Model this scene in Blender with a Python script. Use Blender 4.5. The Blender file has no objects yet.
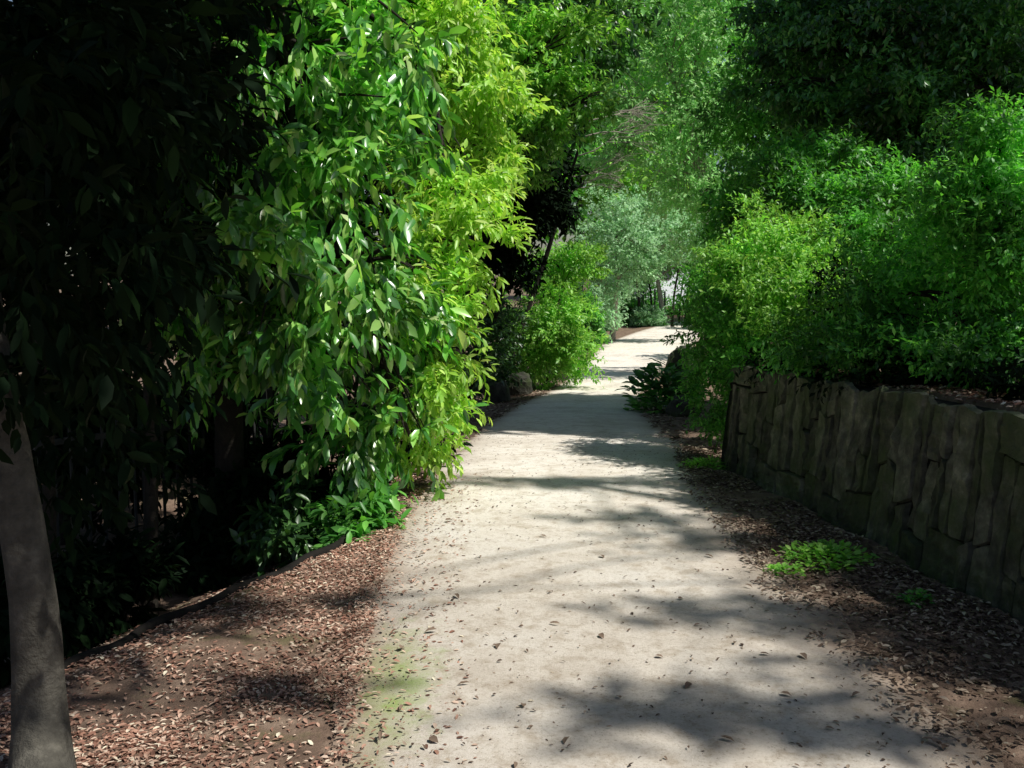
import bpy, math, random
import numpy as np
from mathutils import Vector, noise
rng = np.random.default_rng(11)
random.seed(11)
SC = bpy.context.scene
COL = SC.collection
SC.view_settings.view_transform = 'Standard'
SC.view_settings.look = 'None'
SC.view_settings.exposure = 0

# ------------------------------------------------------------ camera
F = 1000.0; H = 1.65; HOR = 270.0
TH = math.atan((384 - HOR) / F)
cd = bpy.data.cameras.new('camera'); cam = bpy.data.objects.new('camera', cd); COL.objects.link(cam)
cam.location = (0, 0, H); cam.rotation_euler = (math.pi/2 - TH, 0, 0)
cd.sensor_width = 36; cd.lens = 36 * F / 1024; cd.clip_end = 1500; cd.clip_start = 0.05
SC.camera = cam
def W(px, py, Y):
    u = (px-512)/F; v = (py-384)/F
    d = (u, math.cos(TH) - v*math.sin(TH), -math.sin(TH) - v*math.cos(TH))
    t = Y/d[1]
    return np.array([d[0]*t, Y, H + d[2]*t])
def G(px, py, z=0.0):
    u = (px-512)/F; v = (py-384)/F
    d = (u, math.cos(TH) - v*math.sin(TH), -math.sin(TH) - v*math.cos(TH))
    t = (z-H)/d[2]
    return np.array([d[0]*t, d[1]*t, z])

# ------------------------------------------------------------ light
SUN = np.array([0.75, -0.35, 1.20]); SUN /= np.linalg.norm(SUN)
el = math.asin(SUN[2]); az = math.atan2(SUN[0], SUN[1])
w = bpy.data.worlds.new('World'); SC.world = w; w.use_nodes = True
nt = w.node_tree; bg = nt.nodes['Background']
sk = nt.nodes.new('ShaderNodeTexSky'); sk.sky_type = 'NISHITA'; sk.sun_disc = False
sk.sun_elevation = el; sk.sun_rotation = az
nt.links.new(sk.outputs[0], bg.inputs[0]); bg.inputs[1].default_value = 0.07
sl = bpy.data.lights.new('sun', 'SUN'); sl.energy = 5.0; sl.angle = math.radians(0.8); sl.color = (1, 0.97, 0.89)
so = bpy.data.objects.new('sun', sl); COL.objects.link(so)
so.rotation_euler = Vector(tuple(SUN)).to_track_quat('Z', 'Y').to_euler()
so.location = (6, -3, 12)

# ------------------------------------------------------------ materials
def newmat(name):
    m = bpy.data.materials.new(name); m.use_nodes = True
    return m, m.node_tree, m.node_tree.nodes['Principled BSDF']
def ramp(nt, stops):
    r = nt.nodes.new('ShaderNodeValToRGB')
    e = r.color_ramp.elements
    while len(e) < len(stops): e.new(0.5)
    for i, (p, c) in enumerate(stops):
        e[i].position = p; e[i].color = (c[0], c[1], c[2], 1)
    return r
def leaf_mat(name, stops, trans, tf=0.35, rough=0.38, spec=0.5, vary=(.7, 1.25)):
    m, nt, b = newmat(name)
    g = nt.nodes.new('ShaderNodeNewGeometry')
    r = ramp(nt, stops)
    nt.links.new(g.outputs['Random Per Island'], r.inputs[0])
    nz = nt.nodes.new('ShaderNodeTexNoise'); nz.inputs['Scale'].default_value = 1.7; nz.inputs['Detail'].default_value = 1
    nt.links.new(g.outputs['Position'], nz.inputs['Vector'])
    mr = nt.nodes.new('ShaderNodeMapRange'); mr.inputs[1].default_value = 0.3; mr.inputs[2].default_value = 0.7
    mr.inputs[3].default_value = vary[0]; mr.inputs[4].default_value = vary[1]
    nt.links.new(nz.outputs[0], mr.inputs[0])
    hs = nt.nodes.new('ShaderNodeHueSaturation')
    nt.links.new(r.outputs[0], hs.inputs['Color']); nt.links.new(mr.outputs[0], hs.inputs['Value'])
    nt.links.new(hs.outputs[0], b.inputs['Base Color'])
    b.inputs['Roughness'].default_value = rough
    b.inputs['Specular IOR Level'].default_value = spec
    t = nt.nodes.new('ShaderNodeBsdfTranslucent')
    mx = nt.nodes.new('ShaderNodeMix'); mx.data_type = 'RGBA'; mx.blend_type = 'MULTIPLY'; mx.inputs[0].default_value = 1
    nt.links.new(hs.outputs[0], mx.inputs[6]); mx.inputs[7].default_value = (*trans, 1)
    nt.links.new(mx.outputs[2], t.inputs[0])
    ms = nt.nodes.new('ShaderNodeMixShader'); ms.inputs[0].default_value = tf
    nt.links.new(b.outputs[0], ms.inputs[1]); nt.links.new(t.outputs[0], ms.inputs[2])
    nt.links.new(ms.outputs[0], nt.nodes['Material Output'].inputs[0])
    return m
def L3(a, b, c): return [(0.0, a), (0.55, b), (1.0, c)]
M = {}
M['leaf_main'] = leaf_mat('leaf_broad', [(0, (.04,.16,.035)), (.4, (.11,.36,.06)), (.75, (.25,.57,.11)), (.93, (.46,.72,.20)), (1, (.62,.74,.38))], (1.5,1.7,.6), .34, .30, 1.0, (.5, 1.3))  # palest tones paint glints; wide value range paints light and dark masses
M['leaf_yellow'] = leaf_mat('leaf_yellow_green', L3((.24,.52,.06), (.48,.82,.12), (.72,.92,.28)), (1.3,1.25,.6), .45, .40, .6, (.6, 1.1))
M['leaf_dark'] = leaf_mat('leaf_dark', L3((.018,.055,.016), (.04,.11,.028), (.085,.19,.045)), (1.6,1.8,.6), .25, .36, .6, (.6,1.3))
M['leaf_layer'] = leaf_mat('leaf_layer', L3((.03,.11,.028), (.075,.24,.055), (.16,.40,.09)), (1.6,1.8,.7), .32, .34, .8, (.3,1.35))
M['leaf_shaded'] = leaf_mat('leaf_deep_shade', L3((.003,.010,.003), (.005,.015,.005), (.009,.025,.006)), (1.5,1.6,.6), .10, .7, .08)  # deep shade put into the leaf colour, nearly black
M['leaf_mid'] = leaf_mat('leaf_mid', L3((.05,.20,.036), (.115,.38,.065), (.23,.57,.11)), (1.6,1.8,.7), .40, .42, .5, (.35,1.25))
M['leaf_fresh'] = leaf_mat('leaf_fresh', L3((.07,.28,.045), (.15,.50,.075), (.30,.70,.14)), (1.5,1.7,.7), .42, .42, .5, (.4,1.2))
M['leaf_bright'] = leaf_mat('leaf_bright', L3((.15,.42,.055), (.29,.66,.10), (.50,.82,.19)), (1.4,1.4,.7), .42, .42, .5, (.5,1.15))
M['leaf_airy'] = leaf_mat('leaf_airy', L3((.28,.64,.20), (.42,.80,.29), (.62,.90,.44)), (1.15,1.2,.9), .46, .5, .4, (.6,1.1))
M['leaf_grey'] = leaf_mat('leaf_greygreen', L3((.26,.48,.26), (.39,.64,.37), (.54,.78,.49)), (1.15,1.2,.9), .42, .55, .4)
M['litter'] = leaf_mat('litter_dry', [(0, (.06,.04,.03)), (.35, (.14,.095,.068)), (.7, (.26,.19,.14)), (.92, (.42,.34,.26)), (1, (.55,.48,.36))], (1.2,1,.8), .1, .75, .2)
M['litter_red'] = leaf_mat('litter_red', [(0, (.12,.06,.042)), (.25, (.28,.14,.10)), (.5, (.44,.25,.18)), (.75, (.55,.37,.28)), (.92, (.68,.53,.42)), (1, (.74,.68,.52))], (1.2,1,.8), .1, .7, .25)

def noise_mat(name, scale, stops, rough=.9, bump=.3, bscale=None, detail=8, spec=.3, moss=None, dist=.02, mr_=(.47,.60)):
    m, nt, b = newmat(name)
    g = nt.nodes.new('ShaderNodeNewGeometry')
    n = nt.nodes.new('ShaderNodeTexNoise'); n.inputs['Scale'].default_value = scale; n.inputs['Detail'].default_value = detail
    n.inputs['Roughness'].default_value = .65
    nt.links.new(g.outputs['Position'], n.inputs['Vector'])
    r = ramp(nt, stops); nt.links.new(n.outputs[0], r.inputs[0]); out = r.outputs[0]
    if moss:
        isl = nt.nodes.new('ShaderNodeMapRange'); isl.inputs[3].default_value = .55; isl.inputs[4].default_value = 1.5
        nt.links.new(g.outputs['Random Per Island'], isl.inputs[0])
        mu = nt.nodes.new('ShaderNodeHueSaturation'); nt.links.new(out, mu.inputs['Color']); nt.links.new(isl.outputs[0], mu.inputs['Value'])
        n3 = nt.nodes.new('ShaderNodeTexNoise'); n3.inputs['Scale'].default_value = 2.6; n3.inputs['Detail'].default_value = 9; n3.inputs['Roughness'].default_value = .7
        nt.links.new(g.outputs['Position'], n3.inputs['Vector'])
        mr = nt.nodes.new('ShaderNodeMapRange'); mr.inputs[1].default_value = mr_[0]; mr.inputs[2].default_value = mr_[1]; mr.inputs[4].default_value = .75
        nt.links.new(n3.outputs[0], mr.inputs[0])
        mx = nt.nodes.new('ShaderNodeMix'); mx.data_type = 'RGBA'; nt.links.new(mr.outputs[0], mx.inputs[0]); nt.links.new(mu.outputs[0], mx.inputs[6]); mx.inputs[7].default_value = (*moss, 1)
        out = mx.outputs[2]
    nt.links.new(out, b.inputs['Base Color'])
    b.inputs['Roughness'].default_value = rough; b.inputs['Specular IOR Level'].default_value = spec
    n2 = nt.nodes.new('ShaderNodeTexNoise'); n2.inputs['Scale'].default_value = bscale or scale*4; n2.inputs['Detail'].default_value = 8; n2.inputs['Roughness'].default_value = .65
    nt.links.new(g.outputs['Position'], n2.inputs['Vector'])
    bp = nt.nodes.new('ShaderNodeBump'); bp.inputs['Strength'].default_value = bump; bp.inputs['Distance'].default_value = dist
    nt.links.new(n2.outputs[0], bp.inputs['Height']); nt.links.new(bp.outputs[0], b.inputs['Normal'])
    return m
M['soil'] = noise_mat('soil', 5, [(.3, (.09,.058,.042)), (.5, (.18,.12,.088)), (.7, (.30,.22,.165))], bump=.8, bscale=60, moss=(.14,.14,.055), mr_=(.55,.68))
M['bark'] = noise_mat('bark_grey', 14, [(.3, (.05,.046,.038)), (.55, (.10,.092,.076)), (.75, (.19,.175,.145))], bump=.9, bscale=50)
M['bark_dark'] = noise_mat('bark_dark', 14, [(.3, (.012,.010,.007)), (.7, (.034,.028,.021))], bump=.7, bscale=50)
M['bark_pale'] = noise_mat('bark_pale', 10, [(.3, (.24,.22,.17)), (.7, (.44,.40,.33))], bump=.4)
M['stone'] = noise_mat('wall_stone', 9, [(.28, (.030,.030,.024)), (.45, (.075,.075,.060)), (.58, (.13,.13,.102)), (.75, (.30,.285,.23))], bump=1.0, bscale=14, moss=(.060,.085,.032), dist=.04, mr_=(.44,.62))
M['boulder'] = noise_mat('boulder_stone', 5, [(.3, (.02,.02,.016)), (.55, (.055,.055,.042)), (.75, (.13,.125,.10))], bump=.8, bscale=30, moss=(.045,.065,.02))
M['mortar'] = noise_mat('wall_core', 10, [(.3, (.006,.006,.005)), (.7, (.016,.014,.011))])
M['timber'] = noise_mat('dark_timber', 20, [(.3, (.005,.004,.003)), (.7, (.014,.011,.009))])
M['metal'] = noise_mat('fence_metal', 20, [(.3, (.02,.022,.02)), (.7, (.05,.052,.05))], rough=.7, bump=.1)
M['metal_dark'] = noise_mat('dark_posts', 20, [(.3, (.06,.065,.06)), (.7, (.11,.115,.105))], rough=.7, bump=.1)
M['render'] = noise_mat('pale_render', 3, [(.3, (.72,.79,.86)), (.7, (.82,.87,.92))], bump=.1)
M['roof'] = noise_mat('roof_tile', 8, [(.3, (.30,.32,.36)), (.7, (.42,.44,.48))])
M['glass'] = noise_mat('dark_glass', 1, [(.3, (.03,.04,.05)), (.7, (.05,.06,.07))], rough=.1, bump=0)

def path_mat():
    m, nt, b = newmat('sandy_path')
    N = nt.nodes.new; K = nt.links.new
    g = N('ShaderNodeNewGeometry')
    def nz(s, d=6, r=.6):
        n = N('ShaderNodeTexNoise'); n.inputs['Scale'].default_value = s; n.inputs['Detail'].default_value = d; n.inputs['Roughness'].default_value = r
        K(g.outputs['Position'], n.inputs['Vector']); return n
    def mult(x, y):
        mx = N('ShaderNodeMix'); mx.data_type = 'RGBA'; mx.blend_type = 'MULTIPLY'; mx.inputs[0].default_value = 1
        K(x, mx.inputs[6]); K(y, mx.inputs[7]); return mx.outputs[2]
    a = nz(1.1, 8, .65); r1 = ramp(nt, [(.3, (.66,.59,.51)), (.5, (.86,.80,.72)), (.7, (.92,.88,.82))]); K(a.outputs[0], r1.inputs[0])
    f = nz(70, 5, .85); r2 = ramp(nt, [(.32, (.46,.42,.37)), (.44, (.92,.91,.89)), (.56, (1,1,1))]); K(f.outputs[0], r2.inputs[0])
    f3 = nz(8, 7, .75); r3 = ramp(nt, [(.34, (.70,.65,.59)), (.52, (1,1,1))]); K(f3.outputs[0], r3.inputs[0])
    c = mult(mult(r1.outputs[0], r2.outputs[0]), r3.outputs[0])
    aw = N('ShaderNodeAttribute'); aw.attribute_name = 'lit_tone'
    rw = ramp(nt, [(0, (.70,.68,.66)), (1, (1,1,1))]); K(aw.outputs['Fac'], rw.inputs[0]); c = mult(c, rw.outputs[0])  # path colour painted dimmer near the camera, brighter along the sunlit stretch
    at = N('ShaderNodeAttribute'); at.attribute_name = 'moss'
    mn = nz(9, 8, .75); ad = N('ShaderNodeMath'); ad.operation = 'ADD'; K(at.outputs['Fac'], ad.inputs[0]); K(mn.outputs[0], ad.inputs[1])
    mr = N('ShaderNodeMapRange'); mr.inputs[1].default_value = .78; mr.inputs[2].default_value = 1.22; K(ad.outputs[0], mr.inputs[0])
    mm = N('ShaderNodeMath'); mm.operation = 'MULTIPLY'; mm.inputs[1].default_value = .85; K(mr.outputs[0], mm.inputs[0])
    mx3 = N('ShaderNodeMix'); mx3.data_type = 'RGBA'; K(mm.outputs[0], mx3.inputs[0]); K(c, mx3.inputs[6]); mx3.inputs[7].default_value = (.22,.34,.045,1)
    ae = N('ShaderNodeAttribute'); ae.attribute_name = 'edge'
    ad2 = N('ShaderNodeMath'); ad2.operation = 'ADD'; K(ae.outputs['Fac'], ad2.inputs[0]); K(f3.outputs[0], ad2.inputs[1])
    mr2 = N('ShaderNodeMapRange'); mr2.inputs[1].default_value = .62; mr2.inputs[2].default_value = 1.15; K(ad2.outputs[0], mr2.inputs[0])
    mx4 = N('ShaderNodeMix'); mx4.data_type = 'RGBA'; K(mr2.outputs[0], mx4.inputs[0]); K(mx3.outputs[2], mx4.inputs[6]); mx4.inputs[7].default_value = (.30,.22,.165,1)
    K(mx4.outputs[2], b.inputs['Base Color']); b.inputs['Roughness'].default_value = .9
    bp = N('ShaderNodeBump'); bp.inputs['Strength'].default_value = .5; bp.inputs['Distance'].default_value = .01
    K(f.outputs[0], bp.inputs['Height']); K(bp.outputs[0], b.inputs['Normal'])
    return m
M['path'] = path_mat()

# ------------------------------------------------------------ mesh helpers
def np_mesh(name, V, idx, sizes, mat, smooth=True):
    me = bpy.data.meshes.new(name)
    me.vertices.add(len(V)); me.vertices.foreach_set('co', np.ascontiguousarray(V, dtype=np.float32).ravel())
    me.loops.add(len(idx)); me.loops.foreach_set('vertex_index', np.ascontiguousarray(idx, dtype=np.int32))
    st = np.concatenate([[0], np.cumsum(sizes)[:-1]]).astype(np.int32)
    me.polygons.add(len(sizes)); me.polygons.foreach_set('loop_start', st)
    me.update(calc_edges=True)
    if smooth: me.polygons.foreach_set('use_smooth', np.ones(len(sizes), dtype=bool))
    me.materials.append(mat); me.validate()
    return me
def link(name, me, parent=None, loc=None):
    o = bpy.data.objects.new(name, me); COL.objects.link(o)
    if parent: o.parent = parent
    if loc is not None: o.location = tuple(loc)
    return o
def tag(o, label=None, cat=None, group=None, kind=None):
    if label: o['label'] = label
    if cat: o['category'] = cat
    if group: o['group'] = group
    if kind: o['kind'] = kind
    return o
def empty(name, loc, label, cat, group=None):
    o = bpy.data.objects.new(name, None); COL.objects.link(o); o.location = tuple(float(a) for a in loc); o.empty_display_size = .2
    return tag(o, label, cat, group)

class MB:
    def __init__(s): s.v = []; s.f = []
    def tube(s, pts, rad, n=8, wob=0):
        pts = [np.array(p, float) for p in pts]; b0 = len(s.v)
        for i, p in enumerate(pts):
            d = pts[min(i+1, len(pts)-1)] - pts[max(i-1, 0)]; d /= (np.linalg.norm(d)+1e-9)
            a = np.cross(d, [0.13, 1, 0.05]); a /= (np.linalg.norm(a)+1e-9); b = np.cross(d, a)
            for k in range(n):
                t = 2*math.pi*k/n; r = rad[i]*(1+wob*random.uniform(-1, 1))
                s.v.append(p + r*(math.cos(t)*a + math.sin(t)*b))
        for i in range(len(pts)-1):
            for k in range(n):
                k2 = (k+1) % n
                s.f.append((b0+i*n+k, b0+i*n+k2, b0+(i+1)*n+k2, b0+(i+1)*n+k))
        s.f.append(tuple(b0+k for k in range(n))[::-1]); s.f.append(tuple(b0+(len(pts)-1)*n+k for k in range(n)))
    def box(s, c, h, rz=0):
        b0 = len(s.v); cz, sz = math.cos(rz), math.sin(rz)
        for dz in (-1, 1):
            for dx, dy in ((-1,-1),(1,-1),(1,1),(-1,1)):
                x, y = dx*h[0], dy*h[1]
                s.v.append(np.array([c[0]+x*cz-y*sz, c[1]+x*sz+y*cz, c[2]+dz*h[2]]))
        for q in ((3,2,1,0),(4,5,6,7),(0,1,5,4),(1,2,6,5),(2,3,7,6),(3,0,4,7)): s.f.append(tuple(b0+a for a in q))
    def build(s, name, mat, parent=None, origin=(0,0,0), smooth=True):
        o = np.array(origin, float)
        me = bpy.data.meshes.new(name); me.from_pydata([tuple(v-o) for v in s.v], [], s.f)
        if smooth:
            for p in me.polygons: p.use_smooth = True
        me.materials.append(mat); me.update()
        return link(name, me, parent, None if parent else origin)

def spline(pts, n):
    pts = np.array(pts, float); t = np.linspace(0, len(pts)-1, n); out = []
    for a in t:
        i = min(int(a), len(pts)-2); u = a-i
        p0 = pts[max(i-1,0)]; p1 = pts[i]; p2 = pts[i+1]; p3 = pts[min(i+2,len(pts)-1)]
        out.append(.5*((2*p1)+(-p0+p2)*u+(2*p0-5*p1+4*p2-p3)*u*u+(-p0+3*p1-3*p2+p3)*u**3))
    return out

T_BIG = (np.array([[0,0,0],[.3,.42,.03],[.3,-.42,.03],[.3,0,-.02],[.68,.40,-.01],[.68,-.40,-.01],[.68,0,-.07],[1,0,-.16]]),
         [(0,1,3),(0,3,2),(3,1,4,6),(2,3,6,5),(6,4,7),(5,6,7)])
T_SM = (np.array([[0,0,0],[.5,.5,.05],[.5,-.5,.05],[1,0,-.08]]), [(0,1,3),(0,3,2)])
def leaves(P, D, N, L, Wd, tpl):
    D = D/np.linalg.norm(D, axis=1, keepdims=True)
    S = np.cross(N, D); S /= (np.linalg.norm(S, axis=1, keepdims=True)+1e-9); N = np.cross(D, S)
    T, fs = tpl; n = len(P); k = len(T)
    V = (P[:,None,:] + L[:,None,None]*T[None,:,0,None]*D[:,None,:] + Wd[:,None,None]*T[None,:,1,None]*S[:,None,:]
         + L[:,None,None]*T[None,:,2,None]*N[:,None,:]).reshape(-1, 3)
    fi = np.concatenate([np.array(f) for f in fs]); sz = np.array([len(f) for f in fs])
    idx = (fi[None,:] + (np.arange(n)*k)[:,None]).ravel()
    return V, idx, np.tile(sz, n)
def unit(n):
    v = rng.normal(size=(n,3)); return v/np.linalg.norm(v, axis=1, keepdims=True)
def sprigs(C, Dr, nl, slen, ll, lw, droop, spread, tpl):
    m = len(C)
    s = rng.uniform(0.1, 1, (m, nl)); P = C[:,None,:] + Dr[:,None,:]*slen*s[:,:,None]*rng.uniform(.6,1.5,(m,1,1))
    P[:,:,2] -= droop*slen*.35*s*s
    R = unit(m*nl).reshape(m, nl, 3)
    D = Dr[:,None,:]*.6 + R*spread; D[:,:,2] -= droop*rng.uniform(.4, 1.5, (m, 1))
    N = unit(m*nl).reshape(m, nl, 3)*.55 + Dr[:,None,:]*.35; N[:,:,2] += .8
    P = P.reshape(-1,3); D = D.reshape(-1,3); N = N.reshape(-1,3)
    L = ll*rng.uniform(.5, 1.25, m*nl); Wd = L*lw*rng.uniform(.8,1.2,m*nl)
    return leaves(P, D, N, L, Wd, tpl)
def lobe_centres(c, r, n, shell=.75, per=10, cl=.16, bias=-.1):
    K = max(3, n//per)
    u = unit(K); rad = 1-(1-shell)*rng.uniform(0, 1, K)*1.6 + rng.normal(0, .09, K)
    kc = u*rad[:,None]
    which = rng.integers(0, K, n)
    sc = rng.uniform(.6, 1.5, K)*cl
    p = kc[which] + rng.normal(size=(n,3))*sc[which][:,None]*[1.2,1,.7]
    d = p + unit(n)*.45; d[:,2] += bias; d /= np.linalg.norm(d, axis=1, keepdims=True)
    m = n//4
    q = unit(m)*(rng.uniform(0,1,m)**.4*.7)[:,None]; dq = unit(m)
    p = np.vstack([p, q]); d = np.vstack([d, dq])
    return c + p*r, d
def PL(px, py, rx, ry, Y, rd=None):
    c = W(px, py, Y); k = Y/F
    return (c, np.array([rx*k, (rd if rd else .5*(rx+ry)*k), ry*k]))
def plant(name, label, cat, base, lobes, mat, nspr, nl=8, slen=.25, ll=.1, lw=.42, droop=.3, spread=.8, tpl=T_SM,
          trunk=None, tr=.08, bark='bark_dark', group=None, per=10, cl=.16, limbs=True, shell=.75, crown='crown', stem='trunk', filt=None, limb_r=.45, twigs=7, ls=(.5,.95), bias=-.1, flare=1.35):
    base = np.array(base, float)
    t = empty(name, base, label, cat, group)
    vol = np.array([(l[1][0]*l[1][2])+(l[1][0]*l[1][1]) for l in lobes]); sh = vol/vol.sum()
    Cs, Ds = [], []
    for l, s_ in zip(lobes, sh):
        c, d = lobe_centres(l[0], l[1], max(12, int(nspr*s_)), shell, per, cl, bias); Cs.append(c); Ds.append(d)
    C = np.vstack(Cs); D = np.vstack(Ds)
    keep = C[:,2] > ground_z(C[:,0], C[:,1]) + .04
    if filt is not None: keep &= filt(C)
    C = C[keep]; D = D[keep]
    V, i, s = sprigs(C, D, nl, slen, ll, lw, droop, spread, tpl)
    V[:,2] = np.maximum(V[:,2], ground_z(V[:,0], V[:,1]) + .01)
    link(crown, np_mesh(crown, V-base, i, s, M[mat]), t)
    big = max(lobes, key=lambda l: l[1][2]*l[1][0])
    if trunk is None:
        top = big[0]; mid = (base+top)/2 + np.array([random.uniform(-.1,.1), random.uniform(-.1,.1), 0])
        trunk = [base - [0,0,.06], mid, top]
    pts = spline(trunk, 22); m = MB(); n = len(pts)
    m.tube(pts, [tr*(1+(flare-1)*math.exp(-k/1.3))*(1-.62*k/(n-1)) for k in range(n)], 14, .04)
    m.build(stem, M[bark], t, base)
    if limbs:
        for li, l in enumerate(lobes):
            if isinstance(limbs, (list, tuple)) and li not in limbs: continue
            z = pts[min(n-1, max(3, int(n*random.uniform(*ls))))]
            e = l[0]; md = (z+e)/2 + [random.uniform(-.1,.1), random.uniform(-.1,.1), .12*np.linalg.norm(e-z)]
            lm = MB(); sp = spline([z, md, e], 8); lm.tube(sp, [tr*limb_r*(1-.75*k/7) for k in range(8)], 6, .05)
            for q in range(twigs):
                uu = unit(1)[0]; a = sp[random.randint(3, 7)]; b = l[0] + uu*l[1]*.85
                lm.tube(spline([a, (a+b)/2+[0,0,.05], b], 5), [tr*.36*limb_r*v for v in (1,.8,.6,.4,.2)], 4)
            lm.build('limb', M[bark], t, base)
    return t

# ------------------------------------------------------------ path profile
rows = []
for py, a, b in ((768,330,1010),(700,342,930),(600,364,815),(520,396,744),(480,425,712)):
    l = G(a, py); r = G(b, py); rows.append((l[1], 0.0, l[0], r[0]))
for py, Y, a, b in ((452,9.8,450,698),(425,13,484,658),(402,18,524,641),(390,21,552,647),(375,25,573,658),(360,30,587,677),(345,36,600,696),(332,44,636,708),(323,52,668,722)):
    l = W(a, py, Y); r = W(b, py, Y); rows.append((Y, l[2], l[0], r[0]))
last = rows[-1]
rows.append((60, last[1]+.1, last[2]+4.5, last[3]+5.2)); rows.append((75, last[1]+.3, last[2]+17, last[3]+18))
rows = [(-8, 0, -.48, 1.66), (1, 0, -.53, 1.64)] + rows
R_ = np.array(rows)
def prof(Y): return np.interp(Y, R_[:,0], R_[:,1])
def xL(Y): return np.interp(Y, R_[:,0], R_[:,2])
def xR(Y): return np.interp(Y, R_[:,0], R_[:,3])
WB0 = G(1024, 630); WB1 = G(732, 470)
WS = (WB1[0]-WB0[0])/(WB1[1]-WB0[1])
WEND = 8.45
def wx(Y):
    Y = np.asarray(Y, float)
    near = WB0[0] + WS*(Y-WB0[1])
    far = xR(Y) + np.interp(Y, [WEND, 13, 80], [.35, 1.3, 1.8])
    k = np.clip((Y-WEND)/1.2, 0, 1)
    return near*(1-k)+far*k
def BHf(Y): return np.interp(Y, [0, 3, 4.6, WEND, 20, 60], [1.02, 1.0, .96, .84, 1.3, 1.2])
EY = [0, 2, 4.2, 5.9, 6.6, 9]; EX = [-3.2, -2.8, -1.9, -1.07, -.85, -1.0]
def xe(Y): return np.interp(Y, EY, EX)
def ground_z(x, Y):
    x = np.asarray(x, float); Y = np.asarray(Y, float)
    z = prof(Y)
    out = np.maximum(xL(Y)-x, 0) + np.maximum(x-xR(Y), 0)
    bump = (.02*np.sin(3.1*x+1.3*Y)+.015*np.sin(5.3*Y-2.2*x+1)+.008*np.sin(11*x+7*Y))*np.clip(out*1.5, 0, 1)
    lo = -.007*np.exp(-out*12)
    bank = np.clip((x-wx(Y)-.16)/np.where(Y < WEND, .14, 2.2), 0, 1)
    bank = bank*bank*(3-2*bank)
    left = -.05*np.clip(xL(Y)-x, 0, 1) - .45*np.clip((xe(Y)-x+.05)/1.2, 0, 1)*np.clip((10-Y)/1.5, .2, 1)
    return z + bump + lo + bank*BHf(Y) + left + .03*np.maximum(x-wx(Y)-1, 0).clip(0, 20)

Ys = np.concatenate([np.linspace(-60, -4, 8), np.arange(-3, 12, .12), np.arange(12, 30, .5), np.arange(30, 80, 2), np.linspace(80, 500, 12)])
cols = []
for Y in Ys:
    a, b, c = float(xL(Y)), float(xR(Y)), float(wx(Y)); s = .14 if Y < WEND else 2.2
    xs = np.concatenate([a-np.array([400,150,60,30,18,12,9]), a-np.linspace(7, .1, 56), [a, (a*2+b)/3, (a+2*b)/3, b], b+(c-b)*np.linspace(.12, .95, 9),
                         c+.16+s*np.array([-.1,0,.25,.5,.75,1,1.1]), c+.16+s*1.1+np.array([.2,.4,.7,1,1.5,2.2,3,4.5,7,11,18,40,120,400])])
    cols.append(xs)
X = np.array(cols); YY = np.repeat(Ys[:,None], X.shape[1], 1)
Z = ground_z(X, YY)
nr, nc = X.shape
V = np.stack([X, YY, Z], -1).reshape(-1, 3)
ii = np.arange(nr-1)[:,None]*nc + np.arange(nc-1)[None,:]
q = np.stack([ii, ii+1, ii+nc+1, ii+nc], -1).reshape(-1)
g = link('ground', np_mesh('ground', V, q, np.full((nr-1)*(nc-1), 4), M['soil'])); tag(g, 'brown leaf strewn earth under the trees beside the path', 'ground', kind='structure')

Ys = np.concatenate([np.arange(-6, 12, .05), np.arange(12, 75, .4)])
us = np.concatenate([[0, .02, .05], np.linspace(.1, .9, 13), [.95, .98, 1]])
Pv = []; moss = []; edge = []; lit_tone = []
for Y in Ys:
    a = float(xL(Y)) - .01 + .08*noise.noise(Vector((Y*2.2, 0, 0))) + .06*noise.noise(Vector((Y*7, 3, 0)))
    b = float(xR(Y)) + .10*noise.noise(Vector((Y*1.8, 8, 0))) + .06*noise.noise(Vector((Y*6, 13, 0)))
    for u in us:
        x = a+(b-a)*u
        Pv.append((x, Y, float(prof(Y))+.002 + .018*min(1, 6*u, 6*(1-u))))
        dm = math.hypot((x+.48)/.20, (Y-3.8)/.65); moss.append(max(0, .64-.32*dm) + (.12*max(0, 1-(x-a)/.3) if Y < 4.6 else 0))
        e = min((x-a)*.7, (b-x)*.45); edge.append(.75*math.exp(-max(e,0)/.12)); lit_tone.append(min(1, max(0, (Y-4.5)/3.5 + .25*noise.noise(Vector((x*1.5, Y*1.5, 0))))))
nr, nc = len(Ys), len(us)
ii = np.arange(nr-1)[:,None]*nc + np.arange(nc-1)[None,:]
q = np.stack([ii, ii+1, ii+nc+1, ii+nc], -1).reshape(-1)
me = np_mesh('path', np.array(Pv), q, np.full((nr-1)*(nc-1), 4), M['path'])
for nm, dat in (('moss', moss), ('edge', edge), ('lit_tone', lit_tone)):
    at = me.attributes.new(nm, 'FLOAT', 'POINT'); at.data.foreach_set('value', np.array(dat, dtype=np.float32))
tag(link('path', me), 'pale sandy footpath with dappled shade curving away between the trees', 'path', kind='structure')

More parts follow.
